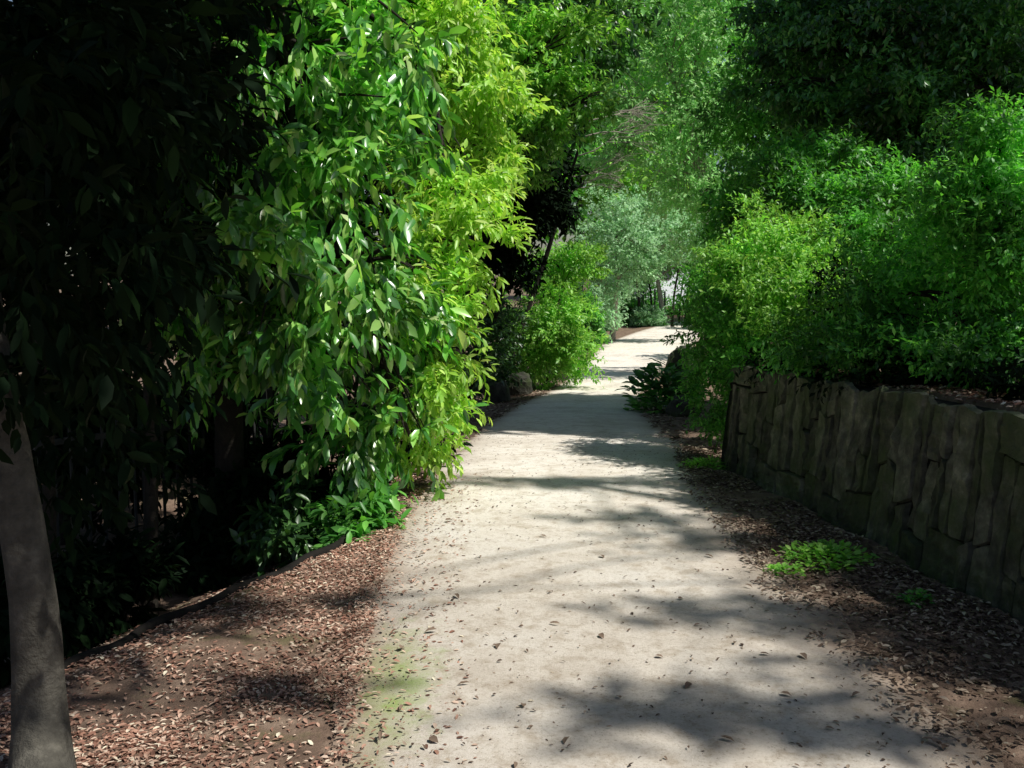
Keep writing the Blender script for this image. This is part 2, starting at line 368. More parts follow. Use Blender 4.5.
# ------------------------------------------------------------ stone wall
def wall_pt(s, h, out=0):
    Y = WEND - s; x = float(WB0[0] + WS*(Y-WB0[1]))
    n = np.array([-1, WS, 0]); n /= np.linalg.norm(n)
    return np.array([x+.10*h, Y, h]) + n*out
def wall_end(s_, h, out): return np.array([float(WB0[0]+WS*(WEND-WB0[1])) + .1*h - .01 + s_, WEND + out, h])
def stone(mb, c00, c10, c11, c01, fn):
    nu, nv = 11, 14; b0 = len(mb.v)
    do = random.uniform(-.012, .014); tu = random.uniform(-.012, .012); tv = random.uniform(-.012, .014)
    wdt = max(.05, c10[0]-c00[0]); hgt = max(.05, c01[1]-c00[1]); sd = random.uniform(0, 90)
    c4 = [np.array(c) for c in (c00, c10, c11, c01)]; ctr = sum(c4)/4
    cutdir = random.choice([0, 1]); cp = random.uniform(.3, .7); cs = random.uniform(-.014, .014)
    for a in range(nu):
        for b in range(nv):
            u = a/(nu-1); v = b/(nv-1)
            if a == 1: u = .008/max(wdt,.08)
            if a == nu-2: u = 1-.008/max(wdt,.08)
            if b == 1: v = .008/max(hgt,.08)
            if b == nv-2: v = 1-.008/max(hgt,.08)
            cu, cv = abs(2*u-1), abs(2*v-1); k = .04*(cu*cv)**6
            p = (c4[0]*(1-u)+c4[1]*u)*(1-v) + (c4[3]*(1-u)+c4[2]*u)*v
            p = p + (ctr-p)*(np.array([.005/wdt, .005/hgt]) + k)
            rim = a in (0, nu-1) or b in (0, nv-1)
            q3 = Vector((p[0]*1., p[1], sd))
            n1 = noise.noise(q3*7); n2 = noise.noise(q3*20); n3 = abs(noise.noise(q3*11+Vector((7,3,1))))
            o = (0 if rim else do + tu*(2*u-1) + tv*(2*v-1)) + (-.034 if rim else 0) + .011*n1 + .014*n2 - .022*n3
            w_ = (v if cutdir else u); o += cs*(1 if w_ > cp+.15*n1 and not rim else 0)
            p = p + np.array([.010*noise.noise(Vector((p[0]*10,p[1]*10,sd))), .010*noise.noise(Vector((p[0]*10,p[1]*10,sd+5)))])
            mb.v.append(fn(p[0], p[1], o))
    for a in range(nu-1):
        for b in range(nv-1):
            k = b0+a*nv+b; mb.f.append((k, k+nv, k+nv+1, k+1))
def wall_run(mb, length, fn, lowest=-.12, top=.86, rise=.030):
    s = 0.; slp = 0.; t0 = top
    while s < length:
        n = random.choice([1,2,2,3,3]); ws = [random.uniform(.085,.16) for _ in range(n)]; tot = sum(ws)
        if n == 1: ws = [random.uniform(.13,.21)]; tot = ws[0]
        sln = random.uniform(-.08,.08)
        xs = [s] + [s+sum(ws[:i+1]) for i in range(n)]
        sl = [slp] + [slp+(sln-slp)*(i+1)/n + (random.uniform(-.05,.05) if i < n-1 else 0) for i in range(n)]
        tops = [t0] + [top + rise*(x) + random.uniform(-.035,.03) for x in xs[1:]]
        X_ = lambda i, h: xs[i] + sl[i]*h
        def blk(i0, i1, lo0, lo1, hi0, hi1): stone(mb, (X_(i0,lo0), lo0), (X_(i1,lo1), lo1), (X_(i1,hi1), hi1), (X_(i0,hi0), hi0), fn)
        mode = random.choice(['low', 'high', 'none', 'low']) if n > 1 else 'none'
        if mode == 'low':
            h0 = random.uniform(.14,.32); h1 = h0+random.uniform(-.06,.06); blk(0, n, lowest, lowest, h0, h1)
            for i in range(n):
                a0 = h0+(h1-h0)*i/n; a1 = h0+(h1-h0)*(i+1)/n
                if random.random() < .55:
                    m0 = random.uniform(.48,.68)+.02*s; m1 = m0+random.uniform(-.06,.06); blk(i, i+1, a0, a1, m0, m1); blk(i, i+1, m0, m1, tops[i], tops[i+1])
                else: blk(i, i+1, a0, a1, tops[i], tops[i+1])
        elif mode == 'high':
            h0 = t0-random.uniform(.14,.26); h1 = tops[-1]-random.uniform(.14,.26)
            for i in range(n):
                a0 = h0+(h1-h0)*i/n; a1 = h0+(h1-h0)*(i+1)/n; m0 = random.uniform(.2,.42); m1 = m0+random.uniform(-.06,.06)
                if random.random() < .6: blk(i, i+1, lowest, lowest, m0, m1); blk(i, i+1, m0, m1, a0, a1)
                else: blk(i, i+1, lowest, lowest, a0, a1)
            blk(0, n, h0, h1, t0, tops[-1])
        else:
            for i in range(n):
                m0 = random.uniform(.2,.65); m1 = m0+random.uniform(-.08,.08); blk(i, i+1, lowest, lowest, m0, m1); blk(i, i+1, m0, m1, tops[i], tops[i+1])
        s += tot; slp = sln; t0 = tops[-1]
wm = MB(); LEN = WEND-1.5
wall_run(wm, LEN, wall_pt); wall_run(wm, 1.6, wall_end, -.2, .86, 0)
we = empty('stone_wall', (float(WB0[0]), float(WB0[1]), 0), 'low dark retaining wall of rough upright and squared stones along the right of the path', 'wall')
org = (float(WB0[0]), float(WB0[1]), 0)
wm.build('stone_facing', M['stone'], we, org, False)
cm = MB()
for i in range(30):
    sx = LEN*i/29; tp = .80+.030*sx
    for o, h in ((-.042, -.1), (-.042, tp), (-.30, tp+.04), (-.30, -.1)): cm.v.append(wall_pt(sx, h, o))
for i in range(29):
    for k in range(4): cm.f.append((i*4+k, i*4+(k+1)%4, i*4+4+(k+1)%4, i*4+4+k))
cm.f.append((0,1,2,3)); cm.f.append((116,117,118,119))
cm.build('wall_core', M['mortar'], we, org)

# ------------------------------------------------------------ trees and shrubs: left side
gz = lambda x, y: float(ground_z(x, y))
def B(x, y): return np.array([x, y, gz(x, y)])
S = W
tb = G(42, 800)
plant('foreground_tree', 'grey leaning trunk at the bottom left corner with black shaded leaves above', 'tree', (tb[0], tb[1], gz(tb[0], tb[1])),
      [PL(40,60,150,130,3.7,.8), PL(10,240,100,140,3.0,.45), PL(140,30,80,90,4.2,.6), PL(70,300,80,110,3.9,.4), PL(110,180,60,110,4.2,.5), PL(10,60,110,120,2.9,.4), PL(60,420,60,60,4.2,.4),
       (np.array([0.1,2.2,5.0]), np.array([1.0,1.2,.7])), (np.array([-1.0,2.8,4.6]), np.array([1.0,1.2,.6])), (np.array([-.5,1.0,4.9]), np.array([1.3,1.1,.8])), (np.array([.35,3.6,4.6]), np.array([.8,.9,.5])), (np.array([-.9,4.6,4.6]), np.array([.7,.7,.5])), (np.array([.1,4.4,4.7]), np.array([.6,.5,.4]))],  # unseen overhead lobes added to block sun from the left side
      'leaf_shaded', 4400, 8, .25, .10, .4, .4, .7, T_BIG,
      trunk=[tb-[0,0,.08], S(40,715,3.2), S(33,600,3.22), S(14,480,3.25), S(-4,380,3.3), S(-30,200,3.35), S(-55,-40,3.3), S(0,-300,3.1)], tr=.092, bark='bark', limbs=[7,8,9,10,11,12], ls=(.93,1), limb_r=.35, twigs=4, flare=1.5)

plant('broadleaf_tree', 'large glossy tree with drooping sunlit leaves hanging over the left of the path', 'tree', B(-2.0, 6.9),
      [PL(290,40,100,58,6.4,.8), PL(355,110,80,44,6.2,.7), PL(245,150,66,46,6.3,.7), PL(340,195,84,34,6.1,.75), PL(255,245,80,36,6.2,.7), PL(365,262,64,34,6.3,.6), PL(285,315,80,30,6.2,.65),
       PL(365,335,54,30,6.5,.5), PL(330,385,62,22,6.5,.45), PL(396,396,34,24,6.8,.35), PL(190,110,60,90,6.8,.5), PL(210,335,50,30,6.6,.5), PL(418,290,32,36,6.8,.35), PL(400,45,55,42,6.5,.5), PL(350,432,40,16,6.8,.35), PL(410,436,28,18,6.9,.3),
       (np.array([-1.9,6.3,4.2]), np.array([1.1,1.2,.9])), (np.array([-2.6,5.3,4.4]), np.array([1.0,1.0,.8]))],
      'leaf_main', 2150, 10, .30, .128, .40, .55, .65, T_BIG, tr=.11, per=22, cl=.14, shell=.62)

plant('yellow_green_tree', 'yellow green backlit tree rising behind the glossy broadleaf tree', 'tree', B(-1.3, 9.6),
      [PL(445,30,50,40,8.6,.6), PL(468,92,40,28,8.4,.55), PL(484,150,34,24,8.3,.4), PL(446,185,40,34,7.6,.5), PL(454,242,34,26,7.3,.4), PL(446,300,36,28,7.2,.4), PL(442,352,32,24,7.2,.35), PL(430,400,28,22,7.2,.35), PL(416,436,26,18,7.3,.3), PL(400,10,60,50,8.8,.6), PL(412,270,34,44,6.9,.3)],
      'leaf_yellow', 2400, 8, .22, .088, .38, .45, .75, T_BIG, tr=.06, per=16, shell=.6)

for i, (px, py, Y, r, lab, mt_) in enumerate(((350,528,6.4,24,'low leafy shrub catching light at the foot of the broadleaf tree','leaf_mid'), (245,500,6.8,44,'dark low shrub in shade behind the timber edging','leaf_shaded'),
      (120,470,8.0,60,'black shaded shrub behind the two slender trunks','leaf_shaded'), (300,480,7.3,65,'dim round shrub between the broadleaf trunk and the path','leaf_shaded'), (40,440,7.0,60,'dark shrub behind the leaning grey trunk','leaf_shaded'), (190,440,7.6,60,'shade coloured shrub filling the hollow under the broadleaf tree','leaf_shaded'),
      (385,470,8.3,45,'shaded shrub below the yellow green tree beside the path','leaf_shaded'), (190,560,6.6,40,'dark low undergrowth beside the slender dark trunk','leaf_shaded'), (290,530,6.5,34,'dim sparse plant at the upper end of the timber edging','leaf_dark'),
      (95,600,5.6,44,'added low undergrowth coloured as shade between the leaning grey trunk and the slender trunks','leaf_shaded'), (10,620,5.0,50,'added undergrowth coloured as shade at the far left beyond the timber edging','leaf_shaded'))):  # last two plants added as ground shade beyond the edging
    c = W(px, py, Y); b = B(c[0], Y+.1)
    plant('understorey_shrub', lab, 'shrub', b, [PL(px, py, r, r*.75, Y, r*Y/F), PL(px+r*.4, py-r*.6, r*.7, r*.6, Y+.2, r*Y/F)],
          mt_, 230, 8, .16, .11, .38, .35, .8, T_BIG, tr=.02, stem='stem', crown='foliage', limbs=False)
for i, (x, y, t, lab) in enumerate(((-2.25,6.0,.045,'slender dark trunk rising through the shade at left'), (-2.55,5.3,.04,'thin black trunk just right of the leaning grey trunk'), (-1.75,7.6,.04,'thin dark stem nearest the broadleaf tree'), (-3.6,7.8,.06,'dark trunk standing beyond the iron fence'))):
    plant('slender_tree', lab, 'tree', B(x, y), [(np.array([x-.2, y, 3.6]), np.array([.9,.8,1.0])), (np.array([x+.1, y+.2, 2.4]), np.array([.6,.6,.6]))], 'leaf_shaded', 300, 8, .25, .14, .38, .5, .7, T_BIG,
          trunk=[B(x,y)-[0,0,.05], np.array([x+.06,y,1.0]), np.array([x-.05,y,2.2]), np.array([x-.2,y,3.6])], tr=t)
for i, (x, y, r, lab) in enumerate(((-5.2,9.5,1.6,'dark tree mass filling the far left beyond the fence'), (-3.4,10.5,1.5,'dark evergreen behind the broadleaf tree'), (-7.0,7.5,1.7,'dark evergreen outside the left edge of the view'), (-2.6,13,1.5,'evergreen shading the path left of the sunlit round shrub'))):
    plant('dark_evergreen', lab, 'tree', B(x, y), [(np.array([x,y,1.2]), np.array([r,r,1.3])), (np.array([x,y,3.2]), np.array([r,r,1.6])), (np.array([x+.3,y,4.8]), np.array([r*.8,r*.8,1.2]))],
          'leaf_shaded', 1000, 8, .28, .18, .45, .4, .8, T_SM, tr=.12)

A0 = np.array([-3.9, 5.4]); A1 = np.array([-1.9, 7.7]); dv = A1-A0; ln = np.linalg.norm(dv); dv /= ln; ang = math.atan2(dv[1], dv[0])
fbz = gz(*A0)
fe = empty('iron_fence', (A0[0], A0[1], fbz), 'dark iron railing in deep shade behind the undergrowth at left', 'fence')
forg = (A0[0], A0[1], fbz)
rm = MB()
for z in (.12, 1.0):
    c = A0+dv*ln/2; rm.box((c[0], c[1], fbz+z), (ln/2, .015, .02), ang)
rm.build('rail', M['metal'], fe, forg, False)
pm = MB(); k = .06
while k < ln:
    p = A0+dv*k; pm.box((p[0], p[1], fbz+.55), (.008, .008, .55), ang); k += .11
pm.build('railing_bars', M['metal'], fe, forg, False)
for k in range(4):
    p = A0+dv*ln*k/3; m = MB(); m.box((p[0], p[1], fbz+.55), (.03,.03,.65), ang); m.build('post', M['metal'], fe, forg, False)

em = MB(); pts = []
for Y in np.linspace(3.9, 6.2, 26): pts.append(np.array([float(xe(Y))+.03*math.sin(5*Y)+.015*math.sin(13*Y), Y, gz(float(xe(Y))+.05, Y)-.002]))
em.tube(pts, [.026]*26, 8, .2)  # near black strip draws the shade boundary along the bank
o = em.build('timber_edging', M['timber'], None, tuple(pts[0])); tag(o, 'dark rounded timber edging marking the shade boundary of the left leaf bank', 'edging')

c = W(548,388,21.5)
plant('round_shrub', 'bright sunlit rounded shrub at the left of the far bend', 'shrub', B(c[0], 21.5),
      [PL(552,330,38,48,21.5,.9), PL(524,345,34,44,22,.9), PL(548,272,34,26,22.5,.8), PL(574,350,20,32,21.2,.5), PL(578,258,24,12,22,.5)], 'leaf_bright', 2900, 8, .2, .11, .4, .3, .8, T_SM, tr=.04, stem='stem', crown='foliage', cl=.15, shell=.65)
c = W(500,392,20)
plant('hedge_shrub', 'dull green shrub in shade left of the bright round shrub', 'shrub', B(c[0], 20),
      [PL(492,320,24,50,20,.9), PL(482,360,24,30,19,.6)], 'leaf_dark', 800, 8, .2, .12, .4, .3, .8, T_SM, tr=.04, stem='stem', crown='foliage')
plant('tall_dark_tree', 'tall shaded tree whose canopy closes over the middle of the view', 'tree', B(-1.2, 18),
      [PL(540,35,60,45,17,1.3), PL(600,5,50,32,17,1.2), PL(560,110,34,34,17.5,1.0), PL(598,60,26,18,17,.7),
       (np.array([-.2,11.5,7.2]), np.array([1.6,1.6,.8])), (np.array([0,14.5,8.0]), np.array([1.7,1.7,.8])), (np.array([.2,17.5,9.0]), np.array([1.8,1.8,.9]))],  # unseen canopy lobes added above the path to block skylight
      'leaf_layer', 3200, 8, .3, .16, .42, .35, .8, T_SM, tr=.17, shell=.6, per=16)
plant('shade_fill_tree', 'added tree coloured as deep shade in the hollow above the bright round shrub', 'tree', B(-.9, 19.5),
      [PL(525,185,34,40,19,1.0), PL(504,245,28,36,19,.8), PL(553,190,18,28,19.5,.7)],
      'leaf_shaded', 1100, 8, .3, .16, .42, .35, .8, T_SM, tr=.12)  # added tree, its dark colour standing for the shade of the hollow
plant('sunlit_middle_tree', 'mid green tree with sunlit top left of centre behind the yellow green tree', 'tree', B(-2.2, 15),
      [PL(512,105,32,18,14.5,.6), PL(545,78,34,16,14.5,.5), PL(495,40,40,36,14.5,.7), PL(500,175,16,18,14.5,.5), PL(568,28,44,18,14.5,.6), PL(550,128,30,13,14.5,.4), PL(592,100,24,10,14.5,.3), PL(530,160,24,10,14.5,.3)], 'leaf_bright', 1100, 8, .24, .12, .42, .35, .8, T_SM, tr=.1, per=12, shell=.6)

# ------------------------------------------------------------ far middle
plant('airy_tree', 'light green feathery tree leaning over the middle of the path', 'tree', B(5.2, 27),
      [PL(660,50,62,50,24,2.0), PL(628,110,36,44,24,1.5), PL(705,115,60,55,24,2.0), PL(680,180,50,36,24,1.3), PL(745,190,50,50,24,1.3), PL(735,40,60,56,24,1.6), PL(700,-20,80,40,24,1.6), PL(725,235,40,30,24,1.0), PL(610,160,22,20,24.5,.8)],
      'leaf_airy', 4600, 8, .32, .12, .45, .25, .9, T_SM, tr=.12, bark='bark_pale', per=18, cl=.16, shell=.5, twigs=16,
      trunk=[B(5.2,27), W(720,230,26), W(690,150,25), W(670,60,24)])
bb = B(-.3, 21)
bt = empty('bare_twig_tree', bb, 'grey leafless twigs spreading at the top middle before the airy green tree', 'tree')
m = MB(); tk = spline([bb-[0,0,.1], W(545,260,21), W(572,170,20.6), W(592,110,20.2)], 12); m.tube(tk, [.06*(1-.06*k) for k in range(12)], 8, .05); m.build('trunk', M['bark_dark'], bt, bb)
def branch(mb, p, d, ln_, r, lv):
    q = p + d*ln_; mid = (p+q)/2 + unit(1)[0]*ln_*.08
    mb.tube(spline([p, mid, q], 5), [r*(1-.14*k) for k in range(5)], 5)
    if lv > 0:
        for k in range(3):
            dd = d + unit(1)[0]*.5; dd[0] += .12; dd /= np.linalg.norm(dd)
            branch(mb, p+(q-p)*random.uniform(.45, 1), dd, ln_*random.uniform(.6,.8), r*.6, lv-1)
for k in range(6):
    mb = MB(); p = tk[6+min(k,5)]; d = np.array([random.uniform(.4,1.0), random.uniform(-.5,.1), random.uniform(-.1,.6)]); d /= np.linalg.norm(d)
    branch(mb, p, d, random.uniform(.6,.9), .018, 3); mb.build('limb', M['bark_pale'], bt, bb)

plant('grey_green_tree', 'pale grey green small tree above the far bend', 'tree', B(3.8, 38),
      [PL(618,230,40,38,36,1.6), PL(598,290,28,40,36,1.4), PL(655,225,40,26,37,1.4), PL(628,268,24,20,37,.9), PL(700,240,30,22,37,1.0), PL(652,258,18,10,37,.7)], 'leaf_grey', 3000, 8, .3, .14, .45, .3, .9, T_SM, tr=.12, bark='bark_pale', shell=.65)
plant('far_forked_tree', 'pale forked trunk beside the far fence at the end of the path', 'tree', B(*W(662,322,50)[:2]),
      [PL(665,246,42,15,50,2), PL(698,264,9,20,50,1.2), PL(640,274,14,12,50.5,.7), PL(672,262,22,7,50.5,.7)], 'leaf_airy', 1200, 8, .35, .18, .45, .3, .9, T_SM, tr=.15, bark='bark_pale',
      trunk=[B(*W(664,322,50)[:2]), W(660,295,50), W(655,265,50), W(648,235,50)])
for i, (px, w_) in enumerate(((672,.07), (640,.08), (686,.12), (652,.06), (679,.05))):
    c = W(px, 320, 48+i); bb = B(c[0], 48+i)
    plant('far_slender_tree', ['slim dark trunk just right of the pale forked trunk', 'slim trunk rising behind the posts left of the forked trunk', 'thicker dark trunk at the right of the bright gap', 'thin dark stem between the posts and the forked trunk', 'thinnest stem in the middle of the bright gap'][i], 'tree', bb,
          [(bb+[.3,0,5.2], np.array([1.2,1,1.0]))], 'leaf_mid', 150, 8, .35, .2, .45, .3, .9, T_SM, tr=w_, trunk=[bb-[0,0,.1], bb+[.08*(-1)**i,0,1.5], bb+[.3*(-1)**i,0,3.2], bb+[.3,0,5.2]], limbs=False)
for i, (x, y, h, r, mt_, lab) in enumerate(((-2,50,13,5,'leaf_mid','tall tree behind the tall canopy at centre left'), (4,60,19,6,'leaf_bright','tall far tree filling the gap above the far bend'), (15,88,27,8,'leaf_bright','broad far tree right of the far bend'),
       (24,48,17,7,'leaf_mid','far tree behind the right hand shrubs'), (-12,42,13,6,'leaf_dark','dark far tree hidden behind the left hand trees'), (7,86,27,8,'leaf_grey','pale grey green farthest tree behind the pale house'), (16,50,12,3.5,'leaf_mid','mid distance tree right of the far bend'))):
    plant('far_tree', lab, 'tree', B(x, y), [(np.array([x,y,h*.40+.6]), np.array([r,r,h*.24])), (np.array([x+1,y,h*.68]), np.array([r*.95,r,h*.25])), (np.array([x-1,y,h*.9]), np.array([r*.85,r*.8,h*.18]))],
          mt_, 1900, 8, .8, .55, .5, .3, .9, T_SM, tr=.3)
for i, (px, py, Y, rx, ry, mt_, lab) in enumerate(((584,318,34,13,22,'leaf_mid','small shaded shrub left of the far path'), (626,308,50,16,14,'leaf_mid','low far shrub screening the left of the dark posts'), (648,317,49,14,8,'leaf_grey','low far shrub in front of the dark posts'), (726,300,30,28,42,'leaf_bright','shrub at the right of the far path above the boulder'),
        (708,300,46,14,28,'leaf_mid','dark shrub beyond the right bend'), (568,300,45,28,40,'leaf_dark','dark shrub behind the round bright shrub'), (604,308,46,12,20,'leaf_grey','small pale shrub where the far path turns'), (645,290,62,18,20,'leaf_mid','green shrub against the pale house'), (674,312,60,18,9,'leaf_mid','low hedge below the bright gap'))):
    c = W(px, py, Y)
    plant('far_shrub', lab, 'shrub', B(c[0], Y), [PL(px, py, rx, ry, Y), PL(px+rx*.3, py+ry*.5, rx*.8, ry*.5, Y)], mt_, 600, 8, .25, .15, .45, .3, .9, T_SM, tr=.04, stem='stem', crown='foliage', limbs=False)
fb = W(625, 325, 54); fz = gz(fb[0], 54); ffo = (fb[0], 54, fz)
ff = empty('post_fence', ffo, 'dark fence of slim posts at the far end of the path', 'fence')
for k in range(5):
    m = MB(); m.box((fb[0]+k*.5+.1*math.sin(k*5), 54-k*.05, fz+.8), (.04,.04,.9+.15*math.sin(k*3))); m.build('post', M['metal_dark'], ff, ffo, False)
m = MB(); m.box((fb[0]+1.0, 54.0, fz+.9), (1.05,.012,.015), -.09)
m.build('rail', M['metal_dark'], ff, ffo, False)
hx = W(676, 300, 72)[0]; hzz = gz(hx, 72)
he = empty('pale_house', (hx, 75, hzz), 'pale blue white house glimpsed between trunks at the end of the path', 'house'); ho = (hx, 75, hzz)
m = MB(); m.box((hx, 75, hzz+2.4), (4.5, 3, 2.6)); m.build('wall', M['render'], he, ho, False)
m = MB(); v0 = [(hx-5,71.6,hzz+5), (hx+5,71.6,hzz+5), (hx+5,78.4,hzz+5), (hx-5,78.4,hzz+5), (hx-5,75,hzz+6.8), (hx+5,75,hzz+6.8)]
m.v = [np.array(v) for v in v0]; m.f = [(0,1,5,4),(2,3,4,5),(1,2,5),(3,0,4),(3,2,1,0)]; m.build('roof', M['roof'], he, ho, False)
for wxx in (-2.9, 2.9):
    m = MB(); m.box((hx+wxx, 71.98, hzz+2.6), (.6,.04,.7)); fr = m.build('window', M['metal'], he, ho, False)
    m = MB(); m.box((hx+wxx, 71.93, hzz+2.6), (.5,.02,.6)); m.build('pane', M['glass'], fr, (0,0,0), False).location = (-ho[0], -ho[1], -ho[2])
he.rotation_euler = (0, 0, .5)

# ------------------------------------------------------------ right side
def on_bank(C): return ~((C[:,0] < wx(C[:,1]) - .04) & (C[:,2] < BHf(C[:,1])-.14) & (C[:,1] < WEND-.2))
plant('overhanging_shrub', 'dark dense shrub spilling over the far end of the stone wall', 'shrub', B(2.45, 9.6),
      [PL(735,330,38,50,9.2,.5), PL(726,390,28,48,9.0,.3), PL(755,285,40,36,9.4,.5), PL(712,345,20,44,9.6,.35), PL(756,350,28,28,8.6,.3), PL(700,290,16,26,10,.3)], 'leaf_mid', 2700, 8, .13, .055, .42, .35, .9, T_SM, tr=.04, stem='stem', crown='foliage', cl=.15)
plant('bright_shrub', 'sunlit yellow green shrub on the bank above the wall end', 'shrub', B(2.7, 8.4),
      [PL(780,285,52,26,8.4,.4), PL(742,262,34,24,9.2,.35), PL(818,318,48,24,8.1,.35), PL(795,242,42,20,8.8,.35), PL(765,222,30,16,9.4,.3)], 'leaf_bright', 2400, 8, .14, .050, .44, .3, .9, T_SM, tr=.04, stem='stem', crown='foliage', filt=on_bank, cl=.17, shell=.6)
plant('wall_top_shrub', 'wide mid green shrub leaning over the middle of the wall', 'shrub', B(3.0, 6.9),
      [PL(880,292,46,32,7.1,.4), PL(830,345,64,20,7.3,.35), PL(945,262,44,32,6.9,.4), PL(1005,315,46,30,6.3,.4), PL(900,344,76,20,6.7,.35), PL(985,350,64,20,6.0,.35), PL(890,232,44,24,7.4,.35)], 'leaf_mid', 3300, 8, .14, .050, .44, .35, .9, T_SM, tr=.04, stem='stem', crown='foliage', filt=on_bank, cl=.17, shell=.6)
plant('shade_fill_shrub', 'added shrub coloured as shade filling the dark gap along the top of the wall', 'shrub', B(3.1, 6.0),
      [PL(930,374,75,18,6.6,.3), PL(1010,382,60,16,6.0,.3), PL(1090,386,90,24,5.3,.3), PL(860,370,60,16,7.3,.3), PL(800,360,40,14,8.0,.25), PL(960,350,80,44,7.3,.3), PL(1030,350,60,50,6.9,.3), PL(925,300,30,50,7.6,.3), PL(840,310,26,40,8.0,.3)], 'leaf_shaded', 2300, 8, .12, .06, .42, .4, .9, T_SM, tr=.03, stem='stem', crown='foliage', limbs=False)  # added shrub; its colour carries the shade of the gap above the wall
plant('edge_shrub', 'fresh green sunlit shrub at the right edge of the view', 'shrub', B(3.35, 6.0),
      [PL(985,185,44,30,6.3,.35), PL(1020,240,52,34,6.2,.35), PL(1000,132,40,20,6.4,.3), PL(958,222,26,18,6.4,.25), PL(978,268,32,16,6.2,.25)], 'leaf_fresh', 2000, 8, .14, .050, .44, .3, .9, T_SM, tr=.035, stem='stem', crown='foliage', filt=on_bank, cl=.18, shell=.6)
plant('slope_shrub', 'tall layered shrub climbing the bank toward the dark tree', 'shrub', B(3.9, 10.3),
      [PL(855,205,50,24,10.0,.5), PL(800,195,40,20,10.4,.5), PL(910,190,46,22,9.6,.5), PL(770,168,32,18,11,.5), PL(830,152,40,14,11,.5)], 'leaf_mid', 2100, 8, .18, .068, .42, .3, .9, T_SM, tr=.05, stem='stem', crown='foliage', cl=.18, shell=.6)
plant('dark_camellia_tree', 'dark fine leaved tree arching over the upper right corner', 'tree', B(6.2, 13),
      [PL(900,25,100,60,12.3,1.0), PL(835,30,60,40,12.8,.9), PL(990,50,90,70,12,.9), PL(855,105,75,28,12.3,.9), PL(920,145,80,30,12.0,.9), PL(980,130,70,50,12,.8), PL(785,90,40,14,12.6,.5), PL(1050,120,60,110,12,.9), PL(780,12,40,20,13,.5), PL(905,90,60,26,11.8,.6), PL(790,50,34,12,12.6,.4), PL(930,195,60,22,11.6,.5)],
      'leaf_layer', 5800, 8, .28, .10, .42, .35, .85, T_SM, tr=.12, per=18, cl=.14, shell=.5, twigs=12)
plant('bank_tree', 'mid green tree on the bank behind the bright shrub', 'tree', B(4.8, 17),
      [PL(770,190,60,44,16.5,1.2), PL(820,230,80,40,16,1.0), PL(732,235,42,40,17,.8), PL(775,110,55,44,17,1), PL(790,40,55,40,17,1)], 'leaf_fresh', 2800, 8, .25, .115, .42, .3, .9, T_SM, tr=.12, shell=.55, per=16)
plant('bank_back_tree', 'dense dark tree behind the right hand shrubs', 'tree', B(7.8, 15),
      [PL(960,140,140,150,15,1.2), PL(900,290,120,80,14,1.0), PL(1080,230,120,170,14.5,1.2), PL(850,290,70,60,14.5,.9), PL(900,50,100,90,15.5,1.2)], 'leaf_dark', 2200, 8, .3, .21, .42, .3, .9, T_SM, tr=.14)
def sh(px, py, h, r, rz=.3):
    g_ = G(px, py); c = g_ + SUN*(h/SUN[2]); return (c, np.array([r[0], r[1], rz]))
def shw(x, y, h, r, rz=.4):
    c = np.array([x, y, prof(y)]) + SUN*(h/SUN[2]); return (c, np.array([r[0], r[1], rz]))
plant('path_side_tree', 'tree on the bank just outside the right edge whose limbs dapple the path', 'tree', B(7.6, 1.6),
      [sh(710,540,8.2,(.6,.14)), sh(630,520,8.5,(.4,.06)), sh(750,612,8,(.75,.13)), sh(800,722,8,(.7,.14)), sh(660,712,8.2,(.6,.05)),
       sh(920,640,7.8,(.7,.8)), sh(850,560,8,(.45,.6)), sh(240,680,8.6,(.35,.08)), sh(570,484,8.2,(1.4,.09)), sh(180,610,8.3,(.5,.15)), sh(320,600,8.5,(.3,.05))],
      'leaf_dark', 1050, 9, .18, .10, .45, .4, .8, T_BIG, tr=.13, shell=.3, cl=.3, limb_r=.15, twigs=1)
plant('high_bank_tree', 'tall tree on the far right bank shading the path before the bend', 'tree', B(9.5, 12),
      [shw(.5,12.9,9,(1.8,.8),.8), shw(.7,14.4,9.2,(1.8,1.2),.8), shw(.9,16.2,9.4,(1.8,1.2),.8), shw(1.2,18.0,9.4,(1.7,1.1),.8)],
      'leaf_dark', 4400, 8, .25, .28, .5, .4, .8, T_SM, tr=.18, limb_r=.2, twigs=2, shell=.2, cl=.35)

# ------------------------------------------------------------ boulders
def boulder(px, py, Y, r, label, mat='boulder'):
    c = W(px, py, Y); z = gz(c[0], Y); bm = MB(); n1, n2 = 16, 24; sd = random.uniform(0, 60)
    for a in range(n1+1):
        for b in range(n2):
            t = math.pi*a/n1; p = 2*math.pi*b/n2
            d = np.array([math.sin(t)*math.cos(p), math.sin(t)*math.sin(p), math.cos(t)])
            d = np.sign(d)*np.abs(d)**.6
            k = 1+.22*noise.noise(Vector(tuple(d*1.3))+Vector((sd,0,0)))+.10*noise.noise(Vector(tuple(d*3.5))+Vector((sd,5,0)))
            bm.v.append(np.array([c[0], Y, z+r[2]*.75]) + d*k*np.array(r))
    for a in range(n1):
        for b in range(n2):
            bm.f.append((a*n2+b, (a+1)*n2+b, (a+1)*n2+(b+1)%n2, a*n2+(b+1)%n2))
    o = bm.build('boulder', M[mat], None, (float(c[0]), Y, z), False); tag(o, label, 'boulder')
boulder(519,388,20.0,(.26,.28,.24),'mossy boulder lit at the foot of the bright round shrub')
boulder(496,392,18.5,(.24,.3,.25),'darker boulder left of the mossy one')
boulder(684,380,19.5,(.34,.5,.54),'tall dark boulder at the right edge of the path before the bend')
boulder(684,415,14.5,(.22,.22,.16),'low dark boulder under the broad leaved plant')

